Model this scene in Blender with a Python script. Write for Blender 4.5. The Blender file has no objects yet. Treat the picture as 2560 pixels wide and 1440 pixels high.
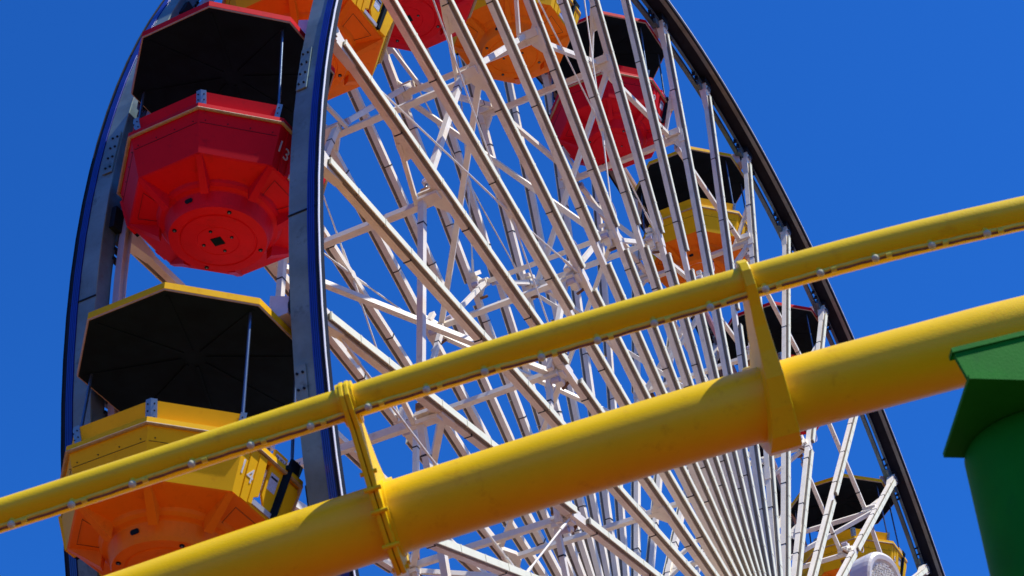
import bpy, math, random
from mathutils import Vector, Matrix
random.seed(7)
R = math.radians
SC = bpy.context.scene
COL = SC.collection

# ---------------------------------------------------------------- camera, sky, sun
cam_d = bpy.data.cameras.new("camera")
cam = bpy.data.objects.new("camera", cam_d)
COL.objects.link(cam)
CP = Vector((-23.2086, -8.8173, 1.5899))
cr = Vector((0.47596585, -0.87887797, -0.03209397))
cu = Vector((-0.55260227, -0.32725824, 0.76650687))
cf = Vector((0.68416902, 0.34709589, 0.6414337))
m = Matrix(((cr.x, cu.x, -cf.x, CP.x), (cr.y, cu.y, -cf.y, CP.y), (cr.z, cu.z, -cf.z, CP.z), (0, 0, 0, 1)))
cam.matrix_world = m
cam_d.sensor_width = 36
cam_d.lens = 64.831
cam_d.clip_start = 0.1
cam_d.clip_end = 5000
cam_d.dof.use_dof = True
cam_d.dof.focus_distance = 26.0
cam_d.dof.aperture_fstop = 3.4
SC.camera = cam

SUN_AZ, SUN_EL = 275.0, 60.5
sd = Vector((math.cos(R(SUN_AZ)) * math.cos(R(SUN_EL)), math.sin(R(SUN_AZ)) * math.cos(R(SUN_EL)), math.sin(R(SUN_EL))))
w = bpy.data.worlds.new("World")
SC.world = w
w.use_nodes = True
nt = w.node_tree
bg = nt.nodes["Background"]
sky = nt.nodes.new("ShaderNodeTexSky")
sky.sky_type = 'NISHITA'
sky.sun_disc = False
sky.sun_elevation = R(SUN_EL)
sky.sun_rotation = math.atan2(sd.x, sd.y) % (2 * math.pi)
sky.air_density = 1.0
sky.dust_density = 0.3
sky.ozone_density = 3.0
tint = nt.nodes.new("ShaderNodeMixRGB")
tint.blend_type = 'MULTIPLY'
tint.inputs[0].default_value = 1.0
tint.inputs[2].default_value = (0.095, 0.455, 1.06, 1)
nt.links.new(sky.outputs[0], tint.inputs[1])
nt.links.new(tint.outputs[0], bg.inputs[0])
bg.inputs[1].default_value = 0.15
sun_d = bpy.data.lights.new("sun", 'SUN')
sun_d.energy = 5.0
sun_d.angle = R(0.5)
sun_d.color = (1.0, 0.95, 0.86)
sun = bpy.data.objects.new("sun", sun_d)
COL.objects.link(sun)
sun.rotation_euler = sd.to_track_quat('Z', 'Y').to_euler()
SC.view_settings.view_transform = 'Standard'
SC.view_settings.look = 'None'
SC.view_settings.exposure = 0.2
SC.view_settings.gamma = 1.0

# ---------------------------------------------------------------- materials
def mat(name, col, rough=0.45, metal=0.0, spec=0.5, var=0.12, scale=3.0, bump=0.0, dirt=None, dirt_amt=0.0, coat=0.0, stretch=None):
    ma = bpy.data.materials.new(name)
    ma.use_nodes = True
    n = ma.node_tree
    b = n.nodes["Principled BSDF"]
    b.inputs['Roughness'].default_value = rough
    b.inputs['Metallic'].default_value = metal
    b.inputs['Specular IOR Level'].default_value = spec
    b.inputs['Coat Weight'].default_value = coat
    tc = n.nodes.new("ShaderNodeTexCoord")
    mp = n.nodes.new("ShaderNodeMapping")
    n.links.new(tc.outputs['Object'], mp.inputs[0])
    if stretch:
        mp.inputs['Scale'].default_value = stretch
    nz = n.nodes.new("ShaderNodeTexNoise")
    nz.inputs['Scale'].default_value = scale
    nz.inputs['Detail'].default_value = 6
    nz.inputs['Roughness'].default_value = 0.65
    n.links.new(mp.outputs[0], nz.inputs['Vector'])
    rp = n.nodes.new("ShaderNodeValToRGB")
    rp.color_ramp.elements[0].position = 0.3
    rp.color_ramp.elements[1].position = 0.7
    rp.color_ramp.elements[0].color = [c * (1 - var) for c in col] + [1]
    rp.color_ramp.elements[1].color = [min(1, c * (1 + var)) for c in col] + [1]
    n.links.new(nz.outputs[0], rp.inputs[0])
    out = rp.outputs[0]
    if dirt:
        n2 = n.nodes.new("ShaderNodeTexNoise")
        n2.inputs['Scale'].default_value = scale * 2.7
        n2.inputs['Detail'].default_value = 9
        n2.inputs['Roughness'].default_value = 0.75
        n.links.new(mp.outputs[0], n2.inputs['Vector'])
        r2 = n.nodes.new("ShaderNodeValToRGB")
        r2.color_ramp.elements[0].position = 0.56
        r2.color_ramp.elements[1].position = 0.74
        r2.color_ramp.elements[0].color = (0, 0, 0, 1)
        r2.color_ramp.elements[1].color = (dirt_amt,) * 3 + (1,)
        n.links.new(n2.outputs[0], r2.inputs[0])
        mx = n.nodes.new("ShaderNodeMixRGB")
        n.links.new(r2.outputs[0], mx.inputs[0])
        n.links.new(out, mx.inputs[1])
        mx.inputs[2].default_value = (*dirt, 1)
        out = mx.outputs[0]
    n.links.new(out, b.inputs['Base Color'])
    if bump:
        bp = n.nodes.new("ShaderNodeBump")
        bp.inputs['Strength'].default_value = bump
        bp.inputs['Distance'].default_value = 0.01
        n3 = n.nodes.new("ShaderNodeTexNoise")
        n3.inputs['Scale'].default_value = 60
        n3.inputs['Detail'].default_value = 3
        n.links.new(tc.outputs['Object'], n3.inputs['Vector'])
        n.links.new(n3.outputs[0], bp.inputs['Height'])
        n.links.new(bp.outputs[0], b.inputs['Normal'])
    return ma

M = {
    'white': mat('white_paint', (0.86, 0.79, 0.65), 0.45, spec=0.3, var=0.08, scale=2.5, dirt=(0.22, 0.12, 0.06), dirt_amt=0.35, bump=0.2),
    'strip': mat('strip_cover', (0.88, 0.86, 0.62), 0.5, spec=0.3, var=0.05, scale=6, dirt=(0.35, 0.33, 0.2), dirt_amt=0.3),
    'strip_back': mat('strip_back', (0.20, 0.17, 0.12), 0.5, metal=0.1, var=0.2, scale=9),
    'clip': mat('clip_black', (0.01, 0.01, 0.012), 0.5),
    'red': mat('red_fibreglass', (0.66, 0.004, 0.012), 0.6, spec=0.1, var=0.06, scale=2, dirt=(0.2, 0.004, 0.008), dirt_amt=0.5),
    'yellow': mat('yellow_fibreglass', (0.85, 0.46, 0.005), 0.6, spec=0.1, var=0.06, scale=2, dirt=(0.55, 0.17, 0.005), dirt_amt=0.5),
    'red_under': mat('red_tub', (0.66, 0.003, 0.014), 0.55, spec=0.15, var=0.10, scale=2.2, dirt=(0.25, 0.004, 0.008), dirt_amt=0.5),
    'yellow_under': mat('yellow_tub_warm_bounce', (0.90, 0.20, 0.004), 0.55, spec=0.15, var=0.08, scale=2.2, dirt=(0.5, 0.08, 0.004), dirt_amt=0.5),  # same yellow tub, with warm bounce from below put into its colour
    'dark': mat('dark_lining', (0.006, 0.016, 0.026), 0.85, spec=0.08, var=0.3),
    'trim': mat('tan_trim', (0.42, 0.33, 0.2), 0.6, var=0.2, scale=20),
    'steel': mat('galvanised_steel', (0.22, 0.26, 0.30), 0.38, metal=0.6, var=0.15, scale=12),
    'post': mat('post_steel', (0.12, 0.17, 0.24), 0.25, metal=0.7, var=0.1, scale=12),
    'sill': mat('aluminium_sill', (0.55, 0.56, 0.58), 0.4, metal=0.3, var=0.1, scale=12),
    'plate': mat('rim_plate', (0.17, 0.25, 0.25), 0.5, metal=0.1, spec=0.3, var=0.3, scale=1.6, dirt=(0.025, 0.035, 0.03), dirt_amt=0.8),
    'blue': mat('strip_cover_sky_reflection', (0.010, 0.022, 0.26), 0.3, var=0.15, scale=4, coat=0.3),  # blue sky reflection put into the base colour of the glossy cover
    'rimdark': mat('rim_edge', (0.012, 0.016, 0.024), 0.6, spec=0.15, var=0.3, scale=4),
    'rimback': mat('rim_strip_back', (0.20, 0.22, 0.22), 0.35, metal=0.3, var=0.3, scale=2, dirt=(0.05, 0.045, 0.02), dirt_amt=0.7),
    'flange': mat('rim_flange', (0.10, 0.17, 0.21), 0.4, metal=0.3, var=0.35, scale=3, dirt=(0.12, 0.06, 0.02), dirt_amt=0.6),
    'rust': mat('rusty_bolt', (0.22, 0.09, 0.03), 0.8, var=0.4, scale=30),
    'axle': mat('axle_plate', (0.50, 0.44, 0.50), 0.5, var=0.08, scale=6, dirt=(0.2, 0.1, 0.07), dirt_amt=0.4),
    'track': mat('yellow_track_paint', (0.88, 0.59, 0.004), 0.36, var=0.05, scale=1.6, dirt=(0.5, 0.2, 0.004), dirt_amt=0.45, bump=0.12, spec=0.25),
    'cable': mat('yellow_green_cable', (0.80, 0.62, 0.03), 0.45, var=0.12, scale=9, dirt=(0.16, 0.16, 0.03), dirt_amt=0.6),
    'bulb': mat('bulb_glass', (0.56, 0.55, 0.34), 0.7, spec=0.1, var=0.15, scale=40),
    'green': mat('green_paint', (0.007, 0.21, 0.012), 0.6, spec=0.08, var=0.18, scale=1.5, dirt=(0.006, 0.11, 0.02), dirt_amt=0.5, bump=0.1),
    'sticker': mat('sticker_white', (0.62, 0.60, 0.72), 0.5, var=0.1, scale=60),
    'sticker_grey': mat('sticker_grey', (0.5, 0.54, 0.62), 0.5, var=0.3, scale=90),
    'ink': mat('black_ink', (0.01, 0.008, 0.02), 0.6),
    'digit': mat('white_digit', (0.62, 0.62, 0.60), 0.5, var=0.1, scale=40),
    'lamp': mat('lamp_white', (0.78, 0.78, 0.76), 0.45, var=0.06, scale=8, dirt=(0.3, 0.3, 0.28), dirt_amt=0.5),
    'sea': mat('sea_water', (0.02, 0.08, 0.12), 0.15, var=0.3, scale=0.1),
}
# wooden pier deck, planks by wave texture
dk = bpy.data.materials.new('deck_wood')
dk.use_nodes = True
n = dk.node_tree
b = n.nodes["Principled BSDF"]
tc = n.nodes.new("ShaderNodeTexCoord")
br = n.nodes.new("ShaderNodeTexBrick")
br.inputs['Scale'].default_value = 1.0
br.inputs['Brick Width'].default_value = 3.0
br.inputs['Row Height'].default_value = 0.2
br.inputs['Mortar Size'].default_value = 0.012
br.inputs['Color1'].default_value = (0.165, 0.028, 0.016, 1)
br.inputs['Color2'].default_value = (0.13, 0.022, 0.013, 1)
br.inputs['Mortar'].default_value = (0.05, 0.03, 0.02, 1)
n.links.new(tc.outputs['Object'], br.inputs['Vector'])
n.links.new(br.outputs['Color'], b.inputs['Base Color'])
b.inputs['Roughness'].default_value = 0.8
M['deck'] = dk

# ---------------------------------------------------------------- mesh helpers
class MB:
    def __init__(s):
        s.v, s.f, s.mi, s.mats, s.smooth = [], [], [], [], []
    def _m(s, mk):
        if mk not in s.mats: s.mats.append(mk)
        return s.mats.index(mk)
    def add(s, vs, fs, mk='white', smooth=False):
        o = len(s.v)
        s.v += [tuple(v) for v in vs]
        i = s._m(mk)
        for f in fs:
            s.f.append([o + k for k in f]); s.mi.append(i); s.smooth.append(smooth)
    def hexa(s, c8, mk='white'):
        s.add(c8, [(0, 3, 2, 1), (4, 5, 6, 7), (0, 1, 5, 4), (1, 2, 6, 5), (2, 3, 7, 6), (3, 0, 4, 7)], mk)
    def box(s, x0, x1, y0, y1, z0, z1, mk='white'):
        s.hexa([(x0, y0, z0), (x1, y0, z0), (x1, y1, z0), (x0, y1, z0), (x0, y0, z1), (x1, y0, z1), (x1, y1, z1), (x0, y1, z1)], mk)
    def beam(s, p0, p1, w, h, up=(0, 1, 0), mk='white', w1=None, h1=None):
        p0, p1 = Vector(p0), Vector(p1)
        d = (p1 - p0).normalized()
        a = Vector(up); a = (a - a.dot(d) * d)
        if a.length < 1e-4:
            a = Vector((1, 0, 0)) - Vector((1, 0, 0)).dot(d) * d
        a.normalize(); c = d.cross(a)
        w1 = w if w1 is None else w1; h1 = h if h1 is None else h1
        q = [p0 - a * w / 2 - c * h / 2, p0 + a * w / 2 - c * h / 2, p0 + a * w / 2 + c * h / 2, p0 - a * w / 2 + c * h / 2,
             p1 - a * w1 / 2 - c * h1 / 2, p1 + a * w1 / 2 - c * h1 / 2, p1 + a * w1 / 2 + c * h1 / 2, p1 - a * w1 / 2 + c * h1 / 2]
        s.hexa(q, mk)
    def rod(s, p0, p1, r, n=8, mk='white', r1=None, caps=True):
        p0, p1 = Vector(p0), Vector(p1)
        d = (p1 - p0).normalized()
        a = d.orthogonal().normalized(); c = d.cross(a)
        r1 = r if r1 is None else r1
        vs = []
        for p, rr in ((p0, r), (p1, r1)):
            for k in range(n):
                t = 2 * math.pi * k / n
                vs.append(p + (a * math.cos(t) + c * math.sin(t)) * rr)
        s.add(vs, [(k, (k + 1) % n, n + (k + 1) % n, n + k) for k in range(n)], mk, True)
        if caps:
            s.add(vs[:n], [tuple(reversed(range(n)))], mk)
            s.add(vs[n:], [tuple(range(n))], mk)
    def path(s, pts, r, n=12, mk='white', caps=True):
        pts = [Vector(p) for p in pts]
        vs = []
        d0 = (pts[1] - pts[0]).normalized()
        a = d0.orthogonal().normalized()
        for i, p in enumerate(pts):
            d = (pts[min(i + 1, len(pts) - 1)] - pts[max(i - 1, 0)]).normalized()
            a = (a - a.dot(d) * d).normalized(); c = d.cross(a)
            for k in range(n):
                t = 2 * math.pi * k / n
                vs.append(p + (a * math.cos(t) + c * math.sin(t)) * r)
        L = len(pts)
        s.add(vs, [(i * n + k, i * n + (k + 1) % n, (i + 1) * n + (k + 1) % n, (i + 1) * n + k) for i in range(L - 1) for k in range(n)], mk, True)
        if caps:
            s.add(vs[:n], [tuple(reversed(range(n)))], mk)
            s.add(vs[-n:], [tuple(range(n))], mk)
    def ball(s, c, r, mk='white', n=12, sc=(1, 1, 1)):
        vs, fs = [], []
        for i in range(n // 2 + 1):
            ph = math.pi * i / (n // 2)
            for k in range(n):
                t = 2 * math.pi * k / n
                vs.append((c[0] + r * sc[0] * math.sin(ph) * math.cos(t), c[1] + r * sc[1] * math.sin(ph) * math.sin(t), c[2] + r * sc[2] * math.cos(ph)))
        for i in range(n // 2):
            for k in range(n):
                fs.append((i * n + k, (i + 1) * n + k, (i + 1) * n + (k + 1) % n, i * n + (k + 1) % n))
        s.add(vs, fs, mk, True)
    def prism(s, poly, off, mk='white'):
        """poly: planar 3-D polygon; extruded by vector off"""
        n = len(poly); off = Vector(off)
        a = [Vector(p) for p in poly]; b2 = [p + off for p in a]
        s.add(a + b2, [tuple(range(n)), tuple(reversed(range(n, 2 * n)))] + [(i, n + i, n + (i + 1) % n, (i + 1) % n) for i in range(n)], mk)
    def ring(s, r0, r1, y0, y1, mk='white', n=160, smooth=False, t0=0, t1=2 * math.pi):
        vs = []
        for k in range(n):
            t = t0 + (t1 - t0) * k / n
            c, q = math.cos(t), math.sin(t)
            vs += [(r0 * c, y0, r0 * q), (r1 * c, y0, r1 * q), (r1 * c, y1, r1 * q), (r0 * c, y1, r0 * q)]
        fs = []
        for k in range(n):
            a = 4 * k; b3 = 4 * ((k + 1) % n)
            for i in range(4):
                j = (i + 1) % 4
                fs.append((a + i, a + j, b3 + j, b3 + i))
        s.add(vs, fs, mk, smooth)
    def build(s, name, parent=None, loc=None, rot=None):
        me = bpy.data.meshes.new(name)
        me.from_pydata(s.v, [], s.f)
        for k in s.mats: me.materials.append(M[k])
        for p, i, sm in zip(me.polygons, s.mi, s.smooth):
            p.material_index = i; p.use_smooth = sm
        # consistent outward normals
        import bmesh
        bm = bmesh.new(); bm.from_mesh(me)
        bmesh.ops.recalc_face_normals(bm, faces=bm.faces)
        bm.to_mesh(me); bm.free()
        me.update()
        return link(name, me, parent, loc, rot)

def link(name, me, parent=None, loc=None, rot=None):
    o = bpy.data.objects.new(name, me)
    COL.objects.link(o)
    if parent: o.parent = parent
    if loc is not None: o.location = loc
    if rot is not None: o.rotation_euler = rot
    return o

def tag(o, label=None, cat=None, group=None, kind=None):
    if label: o['label'] = label
    if cat: o['category'] = cat
    if group: o['group'] = group
    if kind: o['kind'] = kind
    return o

def empty(name, loc, label, cat, group=None, kind=None):
    o = bpy.data.objects.new(name, None)
    o.empty_display_size = 0.3
    COL.objects.link(o); o.location = loc
    return tag(o, label, cat, group, kind)

# ---------------------------------------------------------------- setting
g = MB(); g.box(-90, 90, -60, 60, -0.3, 0, 'deck')
tag(g.build('pier_deck'), kind='structure')
g = MB(); g.box(-2500, 2500, -2500, 2500, -6.2, -6, 'sea')
tag(g.build('water'), kind='structure')

# ---------------------------------------------------------------- ferris wheel
S = 12.2
HUB = Vector((0, 0, 14.2))
PH9 = 97.999
def ang(n): return R(PH9 + (n - 9) * 18)
def pol(r, n, y):
    a = ang(n); return Vector((r * S * math.cos(a), y, r * S * math.sin(a)))
YS = 1.261      # strip plane
YB = 1.17       # spoke beam centre plane
R1, R2, R3 = 0.812, 0.565, 0.33

wheel = empty('ferris_wheel', HUB, 'large white-spoked ferris wheel with two rims, blue light strips and cabins hung between them', 'ferris wheel')

def rot_n(n): return (0, -ang(n), 0)

# spokes (mesh along +X, near side; far side mirrored in y)
def spoke_mesh(side, major):
    b_ = MB()
    bw = 0.052 if major else 0.042
    yc = side * YB
    rs, re = 0.05 * S, (1.022 if major else 1.016) * S
    b_.box(rs, re, yc - 0.038, yc + 0.042, -bw, bw)
    # end head, with a lug up to the rim
    hx = 1.0 * S
    b_.hexa([(hx - .30, yc - .05, -bw), (hx + .1, yc - .06, -.11), (hx + .1, yc + .06, -.11), (hx - .30, yc + .05, -bw),
             (hx - .30, yc - .05, bw), (hx + .1, yc - .06, .11), (hx + .1, yc + .06, .11), (hx - .30, yc + .05, bw)])
    b_.box(hx + .1, hx + .30, yc - .07, yc + .07, -.10, .10)
    b_.rod((hx + .19, yc - .10, .0), (hx + .19, yc + .10, .0), .05, 10, 'steel')
    b_.box(hx + .29, hx + .42, yc - .09, yc + .09, -.14, .14, 'rimdark')
    # bolts on the head
    for dx in (.14, .25):
        for dz in (-.07, .07):
            b_.rod((hx + dx, yc - .085, dz), (hx + dx, yc + .085, dz), .012, 6, 'rust')
    # black cable clips around the beam
    k = 0.24 + (0.03 if major else 0.0)
    while k < 0.98:
        x = k * S
        b_.box(x - .007, x + .007, yc - .048, yc + .048, -bw - .006, bw + .006, 'clip')
        b_.box(x - .007, x + .007, yc - .01, yc + .01, -bw - .07, -bw - .006, 'clip')
        k += 0.125
    # gussets where the cross beams meet the spoke
    if major:
        for rr in (R1, R2, R3):
            x = rr * S
            yi = yc - side * .02
            b_.prism([(x - .26, yi, -.03), (x + .26, yi, -.03), (x + .07, yi - side * .14, -.03), (x - .07, yi - side * .14, -.03)], (0, 0, .06))
            b_.box(x - .13, x + .13, yc - .047, yc + .047, -bw - .012, bw + .012)
    return b_
def strip_mesh(side):
    b_ = MB()
    y0 = side * 1.226; y1 = side * 1.258
    ya, yb = min(y0, y1), max(y0, y1)
    fy = y1 + side * 0.012
    fa, fb = min(y1, fy), max(y1, fy)
    for (ra, rb) in ((0.09, R2 - 0.022), (R2 + 0.006, 1.0)):
        L = (rb - ra) * S; nseg = max(1, round(L / 0.5)); d = L / nseg
        for i in range(nseg):
            x0 = ra * S + i * d + .006; x1 = ra * S + (i + 1) * d - .006
            b_.box(x0, x1, ya, yb, -.036, .036, 'strip_back')
            b_.box(x0, x1, fa, fb, -.040, .040, 'strip')
            b_.box(x1 - .01, x1 + .008, min(fa, fb) - .004, max(fa, fb) + .003, -.043, .043, 'strip')
            # raised rails on the hidden side of the housing
        b_.box(ra * S, rb * S, side * 1.222 - .01, side * 1.222 + .008, -.03, .03, 'strip_back')
    return b_
meshes = {}
for side in (-1, 1):
    for major in (True, False):
        o = None
        for i in range(20):
            nn = i + (0 if major else 0.5)
            if o is None:
                o = spoke_mesh(side, major).build('spoke', wheel, rot=rot_n(nn))
                s0 = strip_mesh(side).build('light_strip', o)
                first, firsts = o, s0
            else:
                o = first.copy(); COL.objects.link(o); o.parent = wheel; o.rotation_euler = rot_n(nn)
                s_ = firsts.copy(); COL.objects.link(s_); s_.parent = o

# rims
for side in (-1, 1):
    y = lambda v: side * v
    def rg(b_, r0, r1, ya, yb, mk, **k):
        b_.ring(r0, r1, min(y(ya), y(yb)), max(y(ya), y(yb)), mk, **k)
    b_ = MB()
    rg(b_, 12.685, 12.70, 1.139, 1.347, 'plate')
    rg(b_, 12.50, 12.685, 1.139, 1.153, 'flange')
    rg(b_, 12.49, 12.505, 1.139, 1.19, 'flange')
    fm = 'axle' if side > 0 else 'flange'  # one beam, two colours: warm bounce painted on far side, sky light on near
    rg(b_, 12.39, 12.475, 1.065, 1.075, fm)
    rg(b_, 12.38, 12.392, 1.03, 1.105, fm)
    rg(b_, 12.475, 12.487, 1.03, 1.105, fm)
    rg(b_, 12.63, 12.682, 1.156, 1.365, 'rimdark')  # dark lining stands in for the shade inside the rim channel
    # splice plates with bolts
    for k in range(20):
        a = ang(k + 0.27)
        for (aa, ww) in ((a, .32),):
            for t in (0,):
                vs = []
                c0, s0_ = math.cos(aa), math.sin(aa)
                rad = Vector((c0, 0, s0_)); tn = Vector((-s0_, 0, c0))
                p = rad * 12.703
                ya, yb = min(y(1.15), y(1.27)), max(y(1.15), y(1.27))
                q = [p + tn * sx * ww + Vector((0, yy, 0)) for sx, yy in ((-1, ya), (1, ya), (1, yb), (-1, yb))]
                b_.hexa([v for v in q] + [v + rad * .014 for v in q], 'plate')
                for sx in (-.24, -.08, .08, .24):
                    for yy in (y(1.18), y(1.24)):
                        b_.rod(p + tn * sx + Vector((0, yy, 0)) + rad * .01, p + tn * sx + Vector((0, yy, 0)) + rad * .028, .013, 6, 'rimdark')
        # joint line
        aj = ang(k + 0.77)
        rad = Vector((math.cos(aj), 0, math.sin(aj))); tn = Vector((-math.sin(aj), 0, math.cos(aj)))
        b_.beam(rad * 12.70 + Vector((0, y(1.135), 0)), rad * 12.70 + Vector((0, y(1.47), 0)), .016, .016, tn, 'rimdark')
        # cleats from flange to the rim inside
        for nn in (k, k + .5):
            aj = ang(nn)
            rad = Vector((math.cos(aj), 0, math.sin(aj))); tn = Vector((-math.sin(aj), 0, math.cos(aj)))
            b_.beam(rad * 12.42 + tn * -.25 + Vector((0, y(1.14), 0)), rad * 12.42 + tn * .25 + Vector((0, y(1.14), 0)), .05, .16, (0, 1, 0), 'flange')
            for q_ in (-.42, -.33, .33, .46):
                b_.beam(rad * 12.40 + tn * q_ + Vector((0, y(1.15), 0)), rad * 12.5 + tn * q_ + Vector((0, y(1.15), 0)), .06, .03, (0, 1, 0), 'rimdark')
    rim = b_.build('rim', wheel)
    b_ = MB()
    rg(b_, 12.628, 12.698, 1.368, 1.455, 'rimback', smooth=False)
    for k in range(4):
        rg(b_, 12.697, 12.712, 1.353 + k * .0205, 1.353 + k * .0205 + .0155, 'blue')
    b_.build('light_strip', rim)
    b_ = MB()
    rg(b_, 12.688, 12.713, 1.474, 1.481, 'lamp' if side < 0 else 'rimdark')  # sunlight painted white on the near edge, shade painted dark on the far
    rg(b_, 12.62, 12.686, 1.462, 1.477, 'rimdark')
    rg(b_, 12.702, 12.706, 1.438, 1.473, 'rimdark')
    rg(b_, 12.622, 12.628, 1.44, 1.473, 'rimdark')
    b_.build('rim_edge', rim)

# cross beams between near and far spokes, knee braces, diagonals, ring chords
YI = YB - .05
def place(mb, name, n):
    return mb.build(name, wheel, rot=rot_n(n))
def copies(proto, ns):
    for n_ in ns:
        o = proto.copy(); COL.objects.link(o); o.parent = wheel; o.rotation_euler = rot_n(n_)
rest = range(1, 20)
for rr, wd in ((R1, .085), (R2, .075), (R3, .07)):
    b_ = MB()
    b_.box(rr * S - wd / 2, rr * S + wd / 2, -YI, YI, -wd / 2, wd / 2)
    p = place(b_, 'cross_beam', 0); copies(p, rest)
# knees, both sides, outward of R1
for side in (-1, 1):
    b_ = MB()
    b_.beam((0.885 * S, side * (YI - .02), 0), (R1 * S + .03, side * .83, 0), .06, .05, (0, 0, 1))
    b_.prism([(0.885 * S + .20, side * YI, -.02), (0.885 * S - .25, side * YI, -.02), (0.885 * S - .26, side * (YI - .12), -.02), (0.885 * S - .05, side * (YI - .08), -.02)], (0, 0, .04))
    p = place(b_, 'knee_brace', 0); copies(p, rest)
# diagonals between R1 and R2 alternate; another between R2 and R3
def diag(ra, rb, side, w_):
    b_ = MB()
    b_.beam((ra * S - .05, side * YI, 0), (rb * S + .05, -side * YI, 0), w_, w_, (0, 0, 1))
    return b_
for par in (0, 1):
    s_ = 1 if par == 1 else -1     # odd cabins: from the far rim side inwards
    ns = [i for i in range(20) if i % 2 == par]
    p = diag(R1, R2 - .02, s_, .075).build('diagonal_brace', wheel, rot=rot_n(ns[0])); copies(p, ns[1:])
    p = diag(R2, R3 + .02, -s_, .06).build('inner_brace', wheel, rot=rot_n(ns[0])); copies(p, ns[1:])
# chords: neighbouring cabin spokes tied at R1 and R2, slightly inside each frame
a18 = R(18)
for side in (-1, 1):
    for rr, wd in ((R1 + .008, .075), (R2, .065)):
        yy = side * (YI - .17)
        b_ = MB()
        p0 = Vector((rr * S, yy, 0.08)); p1 = Vector((rr * S * math.cos(a18), yy, rr * S * math.sin(a18)))
        d = (p1 - p0).normalized()
        q = p1 - d * .34
        b_.beam(p0, q, wd, wd, (0, 1, 0))
        b_.rod(q, p1 - d * .12, .018, 8, 'steel')
        b_.beam(q - d * .02, q + d * .06, wd * 1.25, wd * 1.25, (0, 1, 0), 'axle')
        b_.beam(p1 - d * .17, p1 - d * .08, .10, .05, (0, 1, 0), 'rust')
        b_.beam(p0 + d * .35, p0 + d * .37, wd * 1.1, wd * 1.1, (0, 1, 0), 'clip')
        b_.beam((p0.x, side * YB, p0.z), (p0.x, yy - side * .04, p0.z), .05, .12, (0, 0, 1))
        b_.beam((p1.x, side * YB, p1.z), (p1.x, yy - side * .04, p1.z), .05, .12, (0, 0, 1))
        p = place(b_, 'ring_chord', 0); copies(p, rest)
    # tension rods: X through the half spoke at 0.70
    yy = side * (YB - .01)
    b_ = MB()
    h = math.pi / 20
    node = Vector((0.70 * S * math.cos(h), yy, 0.70 * S * math.sin(h)))
    for (rr, aa) in ((0.985, 0), (0.985, a18), (R2, 0), (R2, a18)):
        e = Vector((rr * S * math.cos(aa), yy, rr * S * math.sin(aa)))
        b_.rod(node + (e - node).normalized() * .02, e, .013, 6)
        dd = (e - node).normalized()
        b_.rod(node + dd * .12, node + dd * .35, .02, 6)
        b_.rod(e - dd * .5, e - dd * .3, .022, 6)
    b_.rod(node + Vector((0, -.03, 0)), node + Vector((0, .03, 0)), .06, 12)
    p = place(b_, 'tension_rod', 0); copies(p, [2, 4, 10, 12, 14, 16, 18])
# joint hardware at R2 on near and far faces (clamps, cable loops)
for side in (-1, 1):
    b_ = MB()
    x = R2 * S
    yc = side * 1.06
    b_.box(x - .12, x + .10, yc - .05, yc + .05, .06, .15)
    b_.rod((x - .15, yc, .10), (x - .02, yc, .10), .045, 8)
    b_.rod((x + .02, yc - .05, .17), (x + .02, yc + .05, .17), .04, 8, 'axle')
    b_.rod((x - .2, yc + .02, .12), (x - .2, yc - .06, .03), .022, 6, 'rust')
    b_.box(x + .14, x + .2, yc - .04, yc + .04, -.12, .13)
    b_.rod((x - .06, yc, -.06), (x - .06, yc, -.20), .02, 6)
    p = place(b_, 'clamp', 0); copies(p, rest)
    b_ = MB()
    pts = []
    for k in range(13):
        t = 2 * math.pi * k / 12
        pts.append((x + .34 + .13 * math.cos(t), side * 1.255, -.05 + .08 * math.sin(t)))
    b_.path(pts, .008, 5, 'axle', caps=False)
    p = place(b_, 'cable_loop', 0); copies(p, rest)
# diagonals within hub zone plane
b_ = MB()
b_.rod((0, -1.45, 0), (0, 1.45, 0), 0.45, 32)
for s_ in (-1, 1):
    b_.rod((0, s_ * 1.05, 0), (0, s_ * 1.30, 0), 1.1, 40)
b_.build('hub', wheel)

# ---------------------------------------------------------------- cabins
def octv(Rr, z, k):
    t = R(22.5 + 45 * k)
    return Vector((Rr * math.cos(t), Rr * math.sin(t), z))
def oct_shell(b_, levels, mk, close_top=False, close_bot=False, skip=()):
    """levels: [(R, z)], k-th side between vertex k and k+1"""
    vs = []
    for (rr, z) in levels:
        vs += [octv(rr, z, k) for k in range(8)]
    fs = []
    for i in range(len(levels) - 1):
        for k in range(8):
            if k in skip: continue
            fs.append((i * 8 + k, i * 8 + (k + 1) % 8, (i + 1) * 8 + (k + 1) % 8, (i + 1) * 8 + k))
    if close_bot: fs.append(tuple(reversed(range(8))))
    if close_top: fs.append(tuple(range((len(levels) - 1) * 8, len(levels) * 8)))
    b_.add(vs, fs, mk)
ZB, ZL = -2.15, -1.69       # tub bottom edge, lip
RB, RL, RW = 0.94, 1.11, 1.072
RI = 1.0
DOOR_SIDES = (1, 5)         # sides between vertex 1-2 (+Y) and 5-6 (-Y)

def text_mesh(body, size, ext=0.004):
    cu_ = bpy.data.curves.new('txt', 'FONT')
    cu_.body = body; cu_.size = size; cu_.extrude = ext
    cu_.align_x = 'CENTER'; cu_.align_y = 'CENTER'
    to = bpy.data.objects.new('txt', cu_)
    COL.objects.link(to)
    dg = bpy.context.evaluated_depsgraph_get()
    me = bpy.data.meshes.new_from_object(to.evaluated_get(dg))
    bpy.data.objects.remove(to)
    bpy.data.curves.remove(cu_)
    return me

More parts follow.
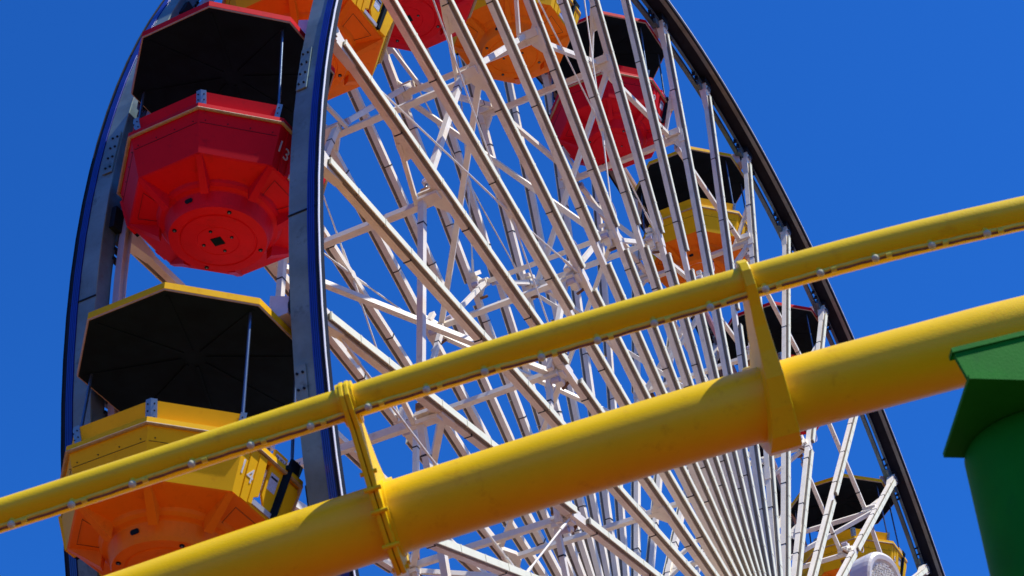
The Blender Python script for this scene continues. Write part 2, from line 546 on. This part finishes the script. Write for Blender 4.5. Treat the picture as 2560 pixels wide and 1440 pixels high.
class Wall:
    """plane of the tub wall on the -Y side (sgn=-1) or +Y side; u 0..1 left to right seen from outside, v 0 bottom .. 1 lip"""
    def __init__(s, sgn):
        s.q = -1 if sgn < 0 else 1
        def V(Rr, z, k):
            v = octv(Rr, z, k); return v
        a, b2 = (5, 6)
        s.bl, s.br = V(RB, ZB, a), V(RB, ZB, b2)
        s.tl, s.tr = V(RW, ZL, a), V(RW, ZL, b2)
        s.n = (s.br - s.bl).cross(s.tl - s.bl).normalized()
        if s.n.y > 0: s.n = -s.n
    def p(s, u, v, off=0):
        p = (s.bl.lerp(s.br, u)).lerp(s.tl.lerp(s.tr, u), v) + s.n * off
        if s.q > 0: p = Vector((-p.x, -p.y, p.z))
        return p
    def nn(s):
        return s.n if s.q < 0 else Vector((-s.n.x, -s.n.y, s.n.z))
    def slab(s, b_, poly, th, mk, off=0.0):
        b_.prism([s.p(u, v, off) for u, v in poly], s.nn() * th, mk)

def make_cabin(main, under, proto_name):
    root = bpy.data.objects.new(proto_name, None)
    root.empty_display_size = 0.3
    COL.objects.link(root)
    # roof
    b_ = MB()
    oct_shell(b_, [(1.102, -.228), (1.115, -.216), (1.115, -.145), (0.6, .06), (0.12, .2)], main, close_top=True)
    roof = b_.build('roof', root)
    b_ = MB()
    oct_shell(b_, [(1.112, -.2185), (1.106, -.231), (1.096, -.2295)], 'trim')
    b_.build('roof_trim', roof)
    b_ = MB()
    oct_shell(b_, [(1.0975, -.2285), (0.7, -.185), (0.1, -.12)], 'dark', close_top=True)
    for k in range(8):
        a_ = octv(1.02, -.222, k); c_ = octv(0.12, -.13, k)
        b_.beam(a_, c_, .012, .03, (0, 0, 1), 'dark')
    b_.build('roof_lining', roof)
    # posts at the corners of the door sides
    for k in (1, 2, 5, 6):
        a_ = octv(1.0, ZL + .2, k); c_ = octv(0.97, -.22, k)
        b_ = MB(); b_.rod(a_, c_, .016, 10, 'post'); b_.build('post', root)
    # axle brackets toward both frames
    for s_ in (-1, 1):
        b_ = MB()
        b_.hexa([(-.15, s_ * .93, -.17), (.15, s_ * .93, -.17), (.15, s_ * .93, .13), (-.15, s_ * .93, .13),
                 (-.09, s_ * 1.10, -.1), (.09, s_ * 1.10, -.1), (.09, s_ * 1.10, .1), (-.09, s_ * 1.10, .1)], 'axle')
        b_.rod((0, s_ * 1.08, 0), (0, s_ * 1.22, 0), .055, 12, 'rust')
        b_.rod((0, s_ * 1.10, 0), (0, s_ * 1.125, 0), .10, 14, 'rimdark')
        b_.build('axle_bracket', root)
    # tub
    b_ = MB()
    oct_shell(b_, [(RB, ZB), (RW, ZL)], main, skip=DOOR_SIDES)
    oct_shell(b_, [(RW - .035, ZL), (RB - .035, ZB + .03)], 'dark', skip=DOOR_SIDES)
    # panel seam and a few screws on each side
    for k in range(8):
        if k in DOOR_SIDES: continue
        q = .70
        e0 = octv(RB + (RW - RB) * q + .002, ZB + (ZL - ZB) * q, k); e1 = octv(RB + (RW - RB) * q + .002, ZB + (ZL - ZB) * q, k + 1)
        b_.beam(e0.lerp(e1, .02), e0.lerp(e1, .98), .003, .004, (0, 0, 1), 'dark')
        nr = Vector(((e0 + e1).x, (e0 + e1).y, 0)).normalized()
        for u in (.08, .36, .64, .92):
            c_ = e0.lerp(e1, u) + Vector((0, 0, .03)) + nr * .010
            b_.rod(c_ - nr * .008, c_ + nr * .003, .006, 6, 'dark')
    tub = b_.build('tub', root)
    b_ = MB()
    ins = [(RB, ZB), (RB - .02, ZB - .012), (0.56, ZB - .10)]
    vs = []
    oct_shell(b_, ins, under)
    b_.ring
    # drum
    N = 48
    def circ(rr, z): return [Vector((rr * math.cos(2 * math.pi * k / N), rr * math.sin(2 * math.pi * k / N), z)) for k in range(N)]
    prof = [(0.63, ZB - .07), (0.615, ZB - .105), (0.59, ZB - .13), (0.555, ZB - .14), (0.54, ZB - .15), (0.505, ZB - .28), (0.49, ZB - .315), (0.395, ZB - .321), (0.385, ZB - .309), (0.375, ZB - .309), (0.365, ZB - .323),
            (0.215, ZB - .329), (0.207, ZB - .323), (0.20, ZB - .329), (0.03, ZB - .331)]
    vs = []; 
    for rr, z in prof: vs += circ(rr, z)
    fs = [(i * N + k, i * N + (k + 1) % N, (i + 1) * N + (k + 1) % N, (i + 1) * N + k) for i in range(len(prof) - 1) for k in range(N)]
    fs.append(tuple(range((len(prof) - 1) * N, len(prof) * N)))
    b_.add(vs, fs, under)
    # eight tapered ribs
    for k in range(8):
        o_ = octv(0.93, ZB - .012, k); i_ = octv(0.60, ZB - .06, k); ib = octv(0.60, ZB - .235, k)
        t_ = R(22.5 + 45 * k)
        tn = Vector((-math.sin(t_), math.cos(t_), 0))
        w0, w1 = .04, .055
        b_.add([o_ - tn * .03, o_ + tn * .03, i_ + tn * w1 + Vector((0, 0, .02)), i_ - tn * w1 + Vector((0, 0, .02)), ib + tn * w0, ib - tn * w0],
               [(0, 1, 4, 5), (0, 5, 3), (1, 2, 4), (3, 5, 4, 2), (0, 3, 2, 1)], under)
    # inspection hatch and small screws
    for k in (5, 2):
        e0, e1 = octv(.86, 0, k), octv(.86, 0, k + 1)
        f0, f1 = octv(.66, 0, k), octv(.66, 0, k + 1)
        def pp(q, u):
            a_ = e0.lerp(e1, u); c_ = f0.lerp(f1, u); v = a_.lerp(c_, q); rr = v.length
            return Vector((v.x, v.y, ZB - .012 - (0.92 - rr) / .36 * .088 - .004))
        loop = [pp(0, .2), pp(0, .8), pp(1, .75), pp(1, .25)]
        for i in range(4):
            b_.beam(loop[i], loop[(i + 1) % 4], .0035, .003, (0, 0, 1), 'dark')
    bot = b_.build('tub_bottom', tub)
    b_ = MB()
    # dark recess at the middle, bolts round it, slot in the drum side
    b_.box(-.055, .055, -.055, .055, ZB - .337, ZB - .30, 'dark')
    b_.build('socket', bot, rot=(0, 0, R(8)))
    for (rr, cnt, ph, rad) in ((.155, 4, 8, .017), (.44, 4, 50, .022)):
        for k in range(cnt):
            t = R(ph + 90 * k)
            b2 = MB()
            z0 = ZB - (.330 if rr < .2 else .319)
            b2.rod((rr * math.cos(t), rr * math.sin(t), z0 + .01), (rr * math.cos(t), rr * math.sin(t), z0 - .008), rad, 12, 'dark')
            b2.rod((rr * math.cos(t), rr * math.sin(t), z0), (rr * math.cos(t), rr * math.sin(t), z0 - .014), rad * .45, 8, 'steel')
            b2.build('bolt', bot)
    b_ = MB()
    t = R(182)
    c_ = Vector((math.cos(t), math.sin(t), 0)); tn = Vector((-math.sin(t), math.cos(t), 0))
    pts = []
    for k in range(16):
        a_ = 2 * math.pi * k / 16
        lx = .05 * (1 if math.cos(a_) > 0 else -1) * .6 + .025 * math.cos(a_)
        pts.append(c_ * (.528 + .008 * math.sin(a_)) + tn * lx * .8 + Vector((0, 0, ZB - .215 + .022 * math.sin(a_))))
    b_.prism(pts, c_ * .004, 'dark')
    b_.build('drain_slot', bot)
    # lip and trim
    b_ = MB()
    oct_shell(b_, [(RW - .04, ZL - .004), (RL, ZL), (RL, ZL + .055), (RL - .03, ZL + .07), (RI - .03, ZL + .075), (RI - .03, ZL - .004)], main)
    lip = b_.build('lip', root)
    b_ = MB()
    oct_shell(b_, [(RL + .001, ZL + .006), (RL + .004, ZL - .002), (RL - .012, ZL - .010), (RW + .004, ZL - .006)], 'trim')
    b_.build('lip_trim', lip)
    # back rest panels (not on the door sides), with corner brackets
    for k in range(8):
        if k in DOOR_SIDES: continue
        b_ = MB()
        a0, a1 = octv(RI, ZL + .07, k), octv(RI, ZL + .07, k + 1)
        t0, t1 = octv(RI + .06, ZL + .265, k), octv(RI + .06, ZL + .265, k + 1)
        nrm = (a1 - a0).cross(t0 - a0).normalized()
        b_.prism([a0, a1, t1, t0], nrm * -.03, main)
        b_.beam(a0.lerp(a1, .03) + nrm * .004 + Vector((0, 0, .012)), a0.lerp(a1, .97) + nrm * .004 + Vector((0, 0, .012)), .012, .02, nrm, main)
        b_.build('back_panel', root)
    for k in range(8):
        b_ = MB()
        for s_ in (-1, 1):
            if s_ == 1 and k in DOOR_SIDES: continue
            if s_ == -1 and (k - 1) % 8 in DOOR_SIDES: continue
            e = octv(RI + .006, 0, k).lerp(octv(RI + .006, 0, k + s_), .07)
            v = octv(RI + .006, 0, k)
            nrm = Vector((v.x + e.x, v.y + e.y, 0)).normalized()
            lo, hi = Vector((0, 0, ZL + .075)), Vector((0, 0, ZL + .275))
            ou = Vector((v.x, v.y, 0)).normalized() * .062
            b_.prism([v + lo, e + lo, e + hi + ou, v + hi + ou], nrm * .008, 'steel')
            mid = v.lerp(e, .6)
            for q in (.11, .17, .23):
                mq = mid + Vector((0, 0, ZL + q)) + ou * ((q - .075) / .2)
                b_.rod(mq + nrm * .006, mq + nrm * .016, .007, 6, 'rimdark')
        b_.build('corner_bracket', root)
    # door sides
    for sg in (-1, 1):
        W = Wall(sg)
        b_ = MB()
        W.slab(b_, [(0, 0), (.34, 0), (.34, .16), (.43, .24), (.40, .985), (0, .985)], -.03, main)
        W.slab(b_, [(.14, .0), (.34, 0), (.34, .16), (.43, .24), (.40, .97), (.14, .97)], .012, main)
        W.slab(b_, [(.27, .02), (.34, .03), (.34, .16), (.42, .25), (.395, .96), (.27, .96)], .022, main)
        W.slab(b_, [(.34, 0), (.78, 0), (.78, .05), (.34, .05)], -.03, main)
        b_.build('door_side_panel', root)
        b_ = MB()
        W.slab(b_, [(.345, .055), (.77, .055), (.77, .15), (.345, .15)], .02, 'sill', -.005)
        b_.build('sill', root)
        b_ = MB()
        W.slab(b_, [(.50, .36), (.665, .06), (.72, .06), (.72, 1.30), (.50, 1.30)], .025, main, -.03)
        dr = b_.build('door', root)
        b_ = MB()
        W.slab(b_, [(.525, 1.0), (.70, 1.0), (.70, 1.24), (.525, 1.24)], .003, 'sticker', -.0049)
        st = b_.build('sign', dr)
        b_ = MB()
        W.slab(b_, [(.54, .52), (.68, .52), (.68, .86), (.54, .86)], .003, 'sticker_grey', -.0049)
        W.slab(b_, [(.55, .76), (.67, .76), (.67, .80), (.55, .80)], .002, 'ink', -.0018)
        b_.build('notice', dr)
        X = (W.p(1, .5) - W.p(0, .5)).normalized(); N_ = W.nn(); Y = N_.cross(X).normalized()
        for body, size, u, v in (('PUSH', .062, .612, 1.155), ('TO OPEN', .030, .612, 1.06)):
            me = text_mesh(body, size, .001)
            me.materials.clear(); me.materials.append(M['ink'])
            o = link('lettering', me, st)
            P0 = W.p(u, v, -.0008)
            o.matrix_local = Matrix(((X.x, Y.x, N_.x, P0.x), (X.y, Y.y, N_.y, P0.y), (X.z, Y.z, N_.z, P0.z), (0, 0, 0, 1)))
        b_ = MB()
        W.slab(b_, [(.725, .04), (.785, .04), (.785, 1.12), (.725, 1.12)], .05, 'dark', -.01)
        b_.rod(W.p(.73, 1.10, .04), W.p(.68, 1.10, .04), .022, 8, 'dark')
        b_.build('door_post', root)
        b_ = MB()
        W.slab(b_, [(.79, 0), (1, 0), (1, .93), (.79, .93)], -.03, main)
        W.slab(b_, [(.80, .02), (.97, .04), (.99, .80), (.95, .86), (.80, .86)], .035, main, .001)
        b_.build('door_side_panel', root)
        b_ = MB()
        W.slab(b_, [(.80, .98), (.985, .98), (.985, 1.42), (.80, 1.42)], -.03, 'dark', -.02)
        b_.build('side_screen', root)
    return root

def add_number(root, num):
    W = Wall(-1)
    X = (W.p(1, .5) - W.p(0, .5)).normalized(); N_ = W.nn(); Y = N_.cross(X).normalized()
    s = str(num)
    spots = {1: [(.205, .5, .015)], 2: [(.075, .53, .003), (.205, .46, .015)]}[len(s)]
    for ch, (u, v, off) in zip(s, spots):
        me = text_mesh(ch, .19, .002)
        me.materials.clear(); me.materials.append(M['digit'])
        o = link('digit', me, root)
        P0 = W.p(u, v, off)
        o.matrix_local = Matrix(((X.x, Y.x, N_.x, P0.x), (X.y, Y.y, N_.y, P0.y), (X.z, Y.z, N_.z, P0.z), (0, 0, 0, 1)))

def kids(o): return [c for c in bpy.data.objects if c.parent == o]
def copy_tree(o, parent=None):
    c = o.copy(); COL.objects.link(c); c.parent = parent
    for ch in kids(o): copy_tree(ch, c)
    return c

protos = {'red': make_cabin('red', 'red_under', 'red_cabin'), 'yellow': make_cabin('yellow', 'yellow_under', 'yellow_cabin')}
RP = 12.44
LAB = {
    4: ('yellow', None),
    5: ('red', 'red cabin lowest on the right side of the wheel, under yellow cabin by the white lamp head'),
    6: ('yellow', 'yellow cabin at lower right, below the thick yellow tube and behind the white lamp head'),
    7: ('red', 'red octagonal cabin at right, mostly hidden between the two yellow track tubes'),
    8: ('yellow', 'yellow octagonal cabin at right, its tub just above the upper yellow rail'),
    9: ('red', 'red octagonal cabin high on the right, seen whole behind the white spokes'),
    10: ('yellow', 'yellow octagonal cabin at the top centre, underside behind the spokes'),
    11: ('red', 'red cabin at the top of the wheel, only its round-bossed underside in view'),
    12: ('yellow', 'yellow cabin at top left above number 13, partly behind the near rim'),
    13: ('red', 'red octagonal cabin numbered 13 with dark roof lining, between the two rims at left'),
    14: ('yellow', 'yellow cabin numbered 14 with PUSH TO OPEN sign, behind the yellow rail'),
}
first_used = set()
for nn in range(6, 15):
    kind, lab = LAB[nn]
    pr = protos[kind]
    if kind in first_used:
        c = copy_tree(pr)
    else:
        c = None
    LAB[nn] = (kind, lab, c)
    first_used.add(kind)
for nn in range(6, 15):
    kind, lab, c = LAB[nn]
    root = c if c is not None else protos[kind]
    a = ang(nn)
    dx, dz, tilt = {14: (-.13, -.09, 1.2), 13: (-.02, -.03, 0), 8: (-.06, -.08, 0), 7: (.10, .06, 0), 6: (.06, 0, 0), 9: (.03, 0, 0)}.get(nn, (0, 0, 0))
    root.location = HUB + Vector((RP * math.cos(a) + dx, 0, RP * math.sin(a) + dz))
    root.rotation_euler = (0, R(tilt), 0)
    add_number(root, nn)
    tag(root, lab, 'ferris wheel cabin', 'cabins hung round the ferris wheel')

# ---------------------------------------------------------------- roller coaster track
def catmull(P, per=10):
    P = [Vector(p) for p in P]; out = []
    for i in range(len(P) - 1):
        p0 = P[max(i - 1, 0)]; p1 = P[i]; p2 = P[i + 1]; p3 = P[min(i + 2, len(P) - 1)]
        for k in range(per):
            t = k / per
            out.append(0.5 * ((2 * p1) + (p2 - p0) * t + (2 * p0 - 5 * p1 + 4 * p2 - p3) * t * t + (3 * p1 - p0 - 3 * p2 + p3) * t ** 3))
    out.append(P[-1]); return out
SP = [(-15.258,0.104,7.614),(-15.017,-0.690,7.786),(-14.784,-1.489,7.971),(-14.522,-2.395,8.181),(-14.214,-3.424,8.409),(-13.832,-4.672,8.677),(-13.441,-5.895,8.922),(-13.072,-6.993,9.122),(-12.917,-7.439,9.198),(-12.511,-8.572,9.379)]
R2P = [(-14.777,0.643,7.979),(-14.521,-0.198,8.161),(-14.275,-1.046,8.357),(-13.996,-2.006,8.579),(-13.670,-3.098,8.821),(-13.265,-4.421,9.106),(-12.850,-5.718,9.365),(-12.458,-6.883,9.578),(-12.294,-7.355,9.658),(-11.864,-8.557,9.850)]
RAP = [(-15.789,-0.228,8.282),(-15.444,-1.360,8.526),(-15.228,-2.072,8.682),(-14.871,-3.260,8.943),(-14.426,-4.706,9.251),(-13.809,-6.580,9.608),(-13.404,-7.708,9.786),(-12.981,-8.826,9.939)]
track = empty('coaster_track', (-14.2, -3.4, 0), 'thick yellow roller coaster track tube with thinner rail above, crossing in front of the wheel', 'roller coaster track')
TO = Vector((-14.2, -3.4, 0))
def loc(P): return [Vector(p) - TO for p in P]
spine = catmull(loc(SP)); rail = catmull(loc(RAP)); rail2 = catmull(loc(R2P))
def extend(P, d=3.0):
    return [P[0] + (P[0] - P[1]).normalized() * d] + P + [P[-1] + (P[-1] - P[-2]).normalized() * d]
RS, RR = 0.25, 0.114
b_ = MB(); b_.path(extend(spine), RS, 64, 'track'); b_.build('spine_tube', track)
b_ = MB(); b_.path(extend(rail), RR, 40, 'track'); b_.build('rail', track)
b_ = MB(); b_.path(extend(rail2), RR * .9, 32, 'track'); b_.build('rail', track)

def nearest(P, q):
    return min(range(len(P)), key=lambda i: (P[i] - q).length)
def pix(x, y, d):
    return CP + (cf + cr * ((x - 1280) / 4610.2) - cu * ((y - 720) / 4610.2)) * d - TO
def tie(ps, pr, style):
    """ps: spine centre, pr: rail centre"""
    i = nearest(spine, ps); T = (spine[i + 1] - spine[i - 1]).normalized()
    ps = spine[i] + T * (ps - spine[i]).dot(T)
    pr = pr
    p = (pr - ps); p = (p - p.dot(T) * T); L = p.length; p.normalize()
    d = T.cross(p).normalized()
    if d.dot(cf) > 0: d = -d          # d points toward the camera side
    b_ = MB()
    def P(a, c, t): return ps + p * a + d * c + T * t
    def arc(cx, cy, r, a0, a1, n_):
        return [(cx + r * math.cos(R(a0 + (a1 - a0) * k / n_)), cy + r * math.sin(R(a0 + (a1 - a0) * k / n_))) for k in range(n_ + 1)]
    if style == 1:
        # two bolted plates
        for t0, t1 in ((-.036, -.003), (.003, .036)):
            poly = [(L + .155, -.04), (L + .145, .06), (L + .08, .15), (L - .02, .175), (L - .16, .16), (RS + .10, .24), (RS - .05, .29), (0, .305), (-RS + .04, .29), (-RS - .09, .22), (-RS - .12, -.05),
                    (-RS - .06, -.3), (-.1, -.85), (.15, -.88), (RS - .04, -.42), (RS + .12, -.27), (L * .66, -.2), (L + .05, -.14)]
            b_.prism([P(a, c, t0) for a, c in poly], T * (t1 - t0), 'track')
        for (a, c) in ((L + .11, .03), (L + .02, .12), (RS + .12, .2), (.12, .30), (-.12, .30), (-RS - .06, .16), (RS + .02, .28), (-RS - .07, 0)):
            b_.rod(P(a, c, -.058), P(a, c, .058), .018, 6, 'track')
        b_.rod(P(L, .0, -.055), P(L, .0, .055), RR + .035, 32, 'track')
        b_.rod(P(0, .0, -.055), P(0, .0, .055), RS + .018, 48, 'track')
    else:
        # one cast fin, wide at the spine and narrow at the rail
        def wfun(a):
            q = min(1, max(0, (a + RS) / (L + RS)))
            return .15 - .12 * q ** 0.55
        poly = [(L + .16, -.05), (L + .15, .05), (L + .10, .12), (L, .17), (L - .14, .17), (L * .66, .19), (RS + .12, .24), (RS - .05, .31), (0, .335), (-RS + .06, .33), (-RS - .04, .27), (-RS - .075, .18), (-RS - .075, -.05),
                (-RS - .06, -.3), (-.1, -.85), (.15, -.88), (RS - .04, -.42), (RS + .12, -.27), (L * .66, -.2), (L + .05, -.14)]
        left = [P(a, c * .97, -wfun(a) * 1.25) for a, c in poly]
        right = [P(a, c, .03) for a, c in poly]
        n_ = len(poly)
        b_.add(left + right, [tuple(range(n_)), tuple(reversed(range(n_, 2 * n_)))] + [(i, n_ + i, n_ + (i + 1) % n_, (i + 1) % n_) for i in range(n_)], 'track')
    o = b_.build('cross_tie', track)
    md = o.modifiers.new('bevel', 'BEVEL'); md.width = .008; md.segments = 2
    return o
def on_curve(P, x, y, d):
    q = pix(x, y, d); return P[nearest(P, q)]
tie(pix(968, 1298, 12.4), pix(895, 1003, 12.35), 1)
tie(pix(1950, 997, 12.4), pix(1888, 703, 12.35), 2)
# light cable with bulbs clipped under the rail
cab_pts = [(-260, 1400), (0, 1313), (30, 1303), (180, 1254), (332, 1203), (480, 1153), (627, 1106), (776, 1059), (920, 1011), (1065, 967), (1210, 923), (1352, 887), (1492, 845), (1633, 802), (1773, 762), (1910, 717), (2047, 677), (2184, 640), (2325, 608), (2463, 578), (2604, 548), (2800, 510)]
def cable_depth(x, y): return 12.35 - .118
cpts = []
for (x, y) in cab_pts:
    q = pix(x, y, 12.24)
    i = nearest(rail, q); c0 = rail[i]
    T = (rail[min(i + 1, len(rail) - 1)] - rail[max(i - 1, 0)]).normalized()
    v = q - c0; v = v - v.dot(T) * T; along = (q - c0).dot(T)
    cpts.append((q, c0 + T * along, v.normalized()))
path = catmull([c + v * (RR + .030) for q, c, v in cpts], 8)
for i, p in enumerate(path):
    path[i] = p + Vector((0, 0, .002 * math.sin(i * 1.7)))
b_ = MB(); b_.path(path, .017, 10, 'cable')
path2 = [p + Vector((0, 0, -.021)) + (cf * .006) for p in path]
b_.path(path2, .011, 8, 'rust')  # dark strand drawn in as the shaded underside of the cable
cable = b_.build('light_cable', track)
for i in range(2, 20):
    q, c, v = cpts[i]
    b_ = MB()
    p = c + v * (RR + .050)
    b_.ball(p, .027, 'bulb', 14)
    b_.rod(c + v * (RR - .005), c + v * (RR + .045), .022, 10, 'cable')
    b_.build('bulb', track)
    T = (path[min(i * 8 + 3, len(path) - 1)] - path[i * 8 - 3]).normalized() if i * 8 + 3 < len(path) else Vector((1, 0, 0))
    b_ = MB()
    e = p + T * .09
    b_.rod(e - T * .018, e + T * .018, .021, 8, 'cable')
    b_.build('cable_clip', track)

# ---------------------------------------------------------------- green track support
SUP = Vector((-13.78, -7.47, 0))
sup = empty('track_support', SUP, 'dark green steel column with flanged saddle head carrying the yellow track at right edge', 'support column')
A = Vector((-14.666, -7.323, 7.728)) - SUP
B = Vector((-13.988, -6.949, 7.728)) - SUP
rh = Vector((0.55, -0.83, 0)).normalized()       # to the right in the picture
bd = (B - A)
L_ = 1.7
b_ = MB()
# flange plate seen from below
b_.prism([A, A + rh * L_, B + rh * L_, B], (0, 0, .03), 'green')
# lower front rim of the flange
b_.build('flange_plate', sup)
b_ = MB()
z1 = .39
A2 = A + Vector((0, 0, .032)) + bd.normalized() * .03
bn = bd.normalized()
front = [A2, A2 + rh * L_, A2 + rh * L_ + Vector((0, 0, .72)), A2 - rh * .045 + Vector((0, 0, .165))]
b_.prism(front, bn * .03, 'green')
top0 = front[3]; top1 = front[2]
b_.prism([top0 - bn * .012 - rh * .012, top1 - bn * .012, top1 + bn * .07, top0 + bn * .07 - rh * .012], (0, 0, .032), 'green')
q0 = A2 + bn * .48 + rh * .10
b_.prism([q0, q0 + rh * L_, q0 + rh * L_ + Vector((0, 0, .55)), q0 + Vector((0, 0, .20))], bn * .03, 'green')
for k in range(34):
    b_.ball(A2 + rh * (.05 * k + .02) - bn * .002, .009, 'green', 6)
b_.build('saddle', sup)
b_ = MB()
axc = Vector((-13.765, -7.475, 0)) - SUP
b_.rod(axc + Vector((.0, 0, 0)), axc + Vector((0, 0, 7.72)), .45, 64, 'green', r1=.45)
b_.rod(axc, axc + Vector((0, 0, .05)), .75, 32, 'green')
b_.build('column', sup)

# ---------------------------------------------------------------- white finned lamp on a pole
LP = Vector((-11.07, -5.70, 0))
lamp = empty('lamp_post', LP, 'white rounded lamp head with rows of small fins, in front of the wheel', 'lamp')
b_ = MB(); b_.rod((0, 0, 0), (0, 0, 8.3), .07, 20, 'lamp', r1=.05); b_.build('pole', lamp)
hc = Vector((0, 0, 8.66))
hn = Vector((-0.42, -0.86, -0.12)).normalized()
hx = Vector((0, 0, 1)).cross(hn).normalized(); hy = hn.cross(hx)
def HP(x, y, z=0): return hc + hx * x + hy * y + hn * z
b_ = MB()
outl = []
for k in range(40):
    t = 2 * math.pi * k / 40
    rx, ry = .20, .34
    x = rx * (abs(math.cos(t)) ** .8) * (1 if math.cos(t) > 0 else -1); y = ry * (abs(math.sin(t)) ** .8) * (1 if math.sin(t) > 0 else -1)
    outl.append((x, y))
prof = [(1.0, -.16), (1.0, -.02), (.97, .02), (.90, .035), (.80, .03), (.76, .0)]
vs = []
for sc_, z in prof: vs += [HP(x * sc_, y * sc_, z) for x, y in outl]
n_ = 40
b_.add(vs, [(i * n_ + k, i * n_ + (k + 1) % n_, (i + 1) * n_ + (k + 1) % n_, (i + 1) * n_ + k) for i in range(len(prof) - 1) for k in range(n_)] + [tuple(range((len(prof) - 1) * n_, len(prof) * n_))], 'lamp', False)
b_.add(vs[:n_], [tuple(range(n_))], 'lamp')
head = b_.build('lamp_head', lamp)
b_ = MB()
for iy in range(-12, 13):
    for ix in range(-6, 7):
        x, y = ix * .023 + (.011 if iy % 2 else 0), iy * .021
        if (x / .14) ** 2 + (y / .25) ** 2 < 1:
            b_.rod(HP(x, y, -.01), HP(x, y, .02 + .014 * random.random()), .0085, 6, 'lamp', r1=.006)
b_.build('fins', head)
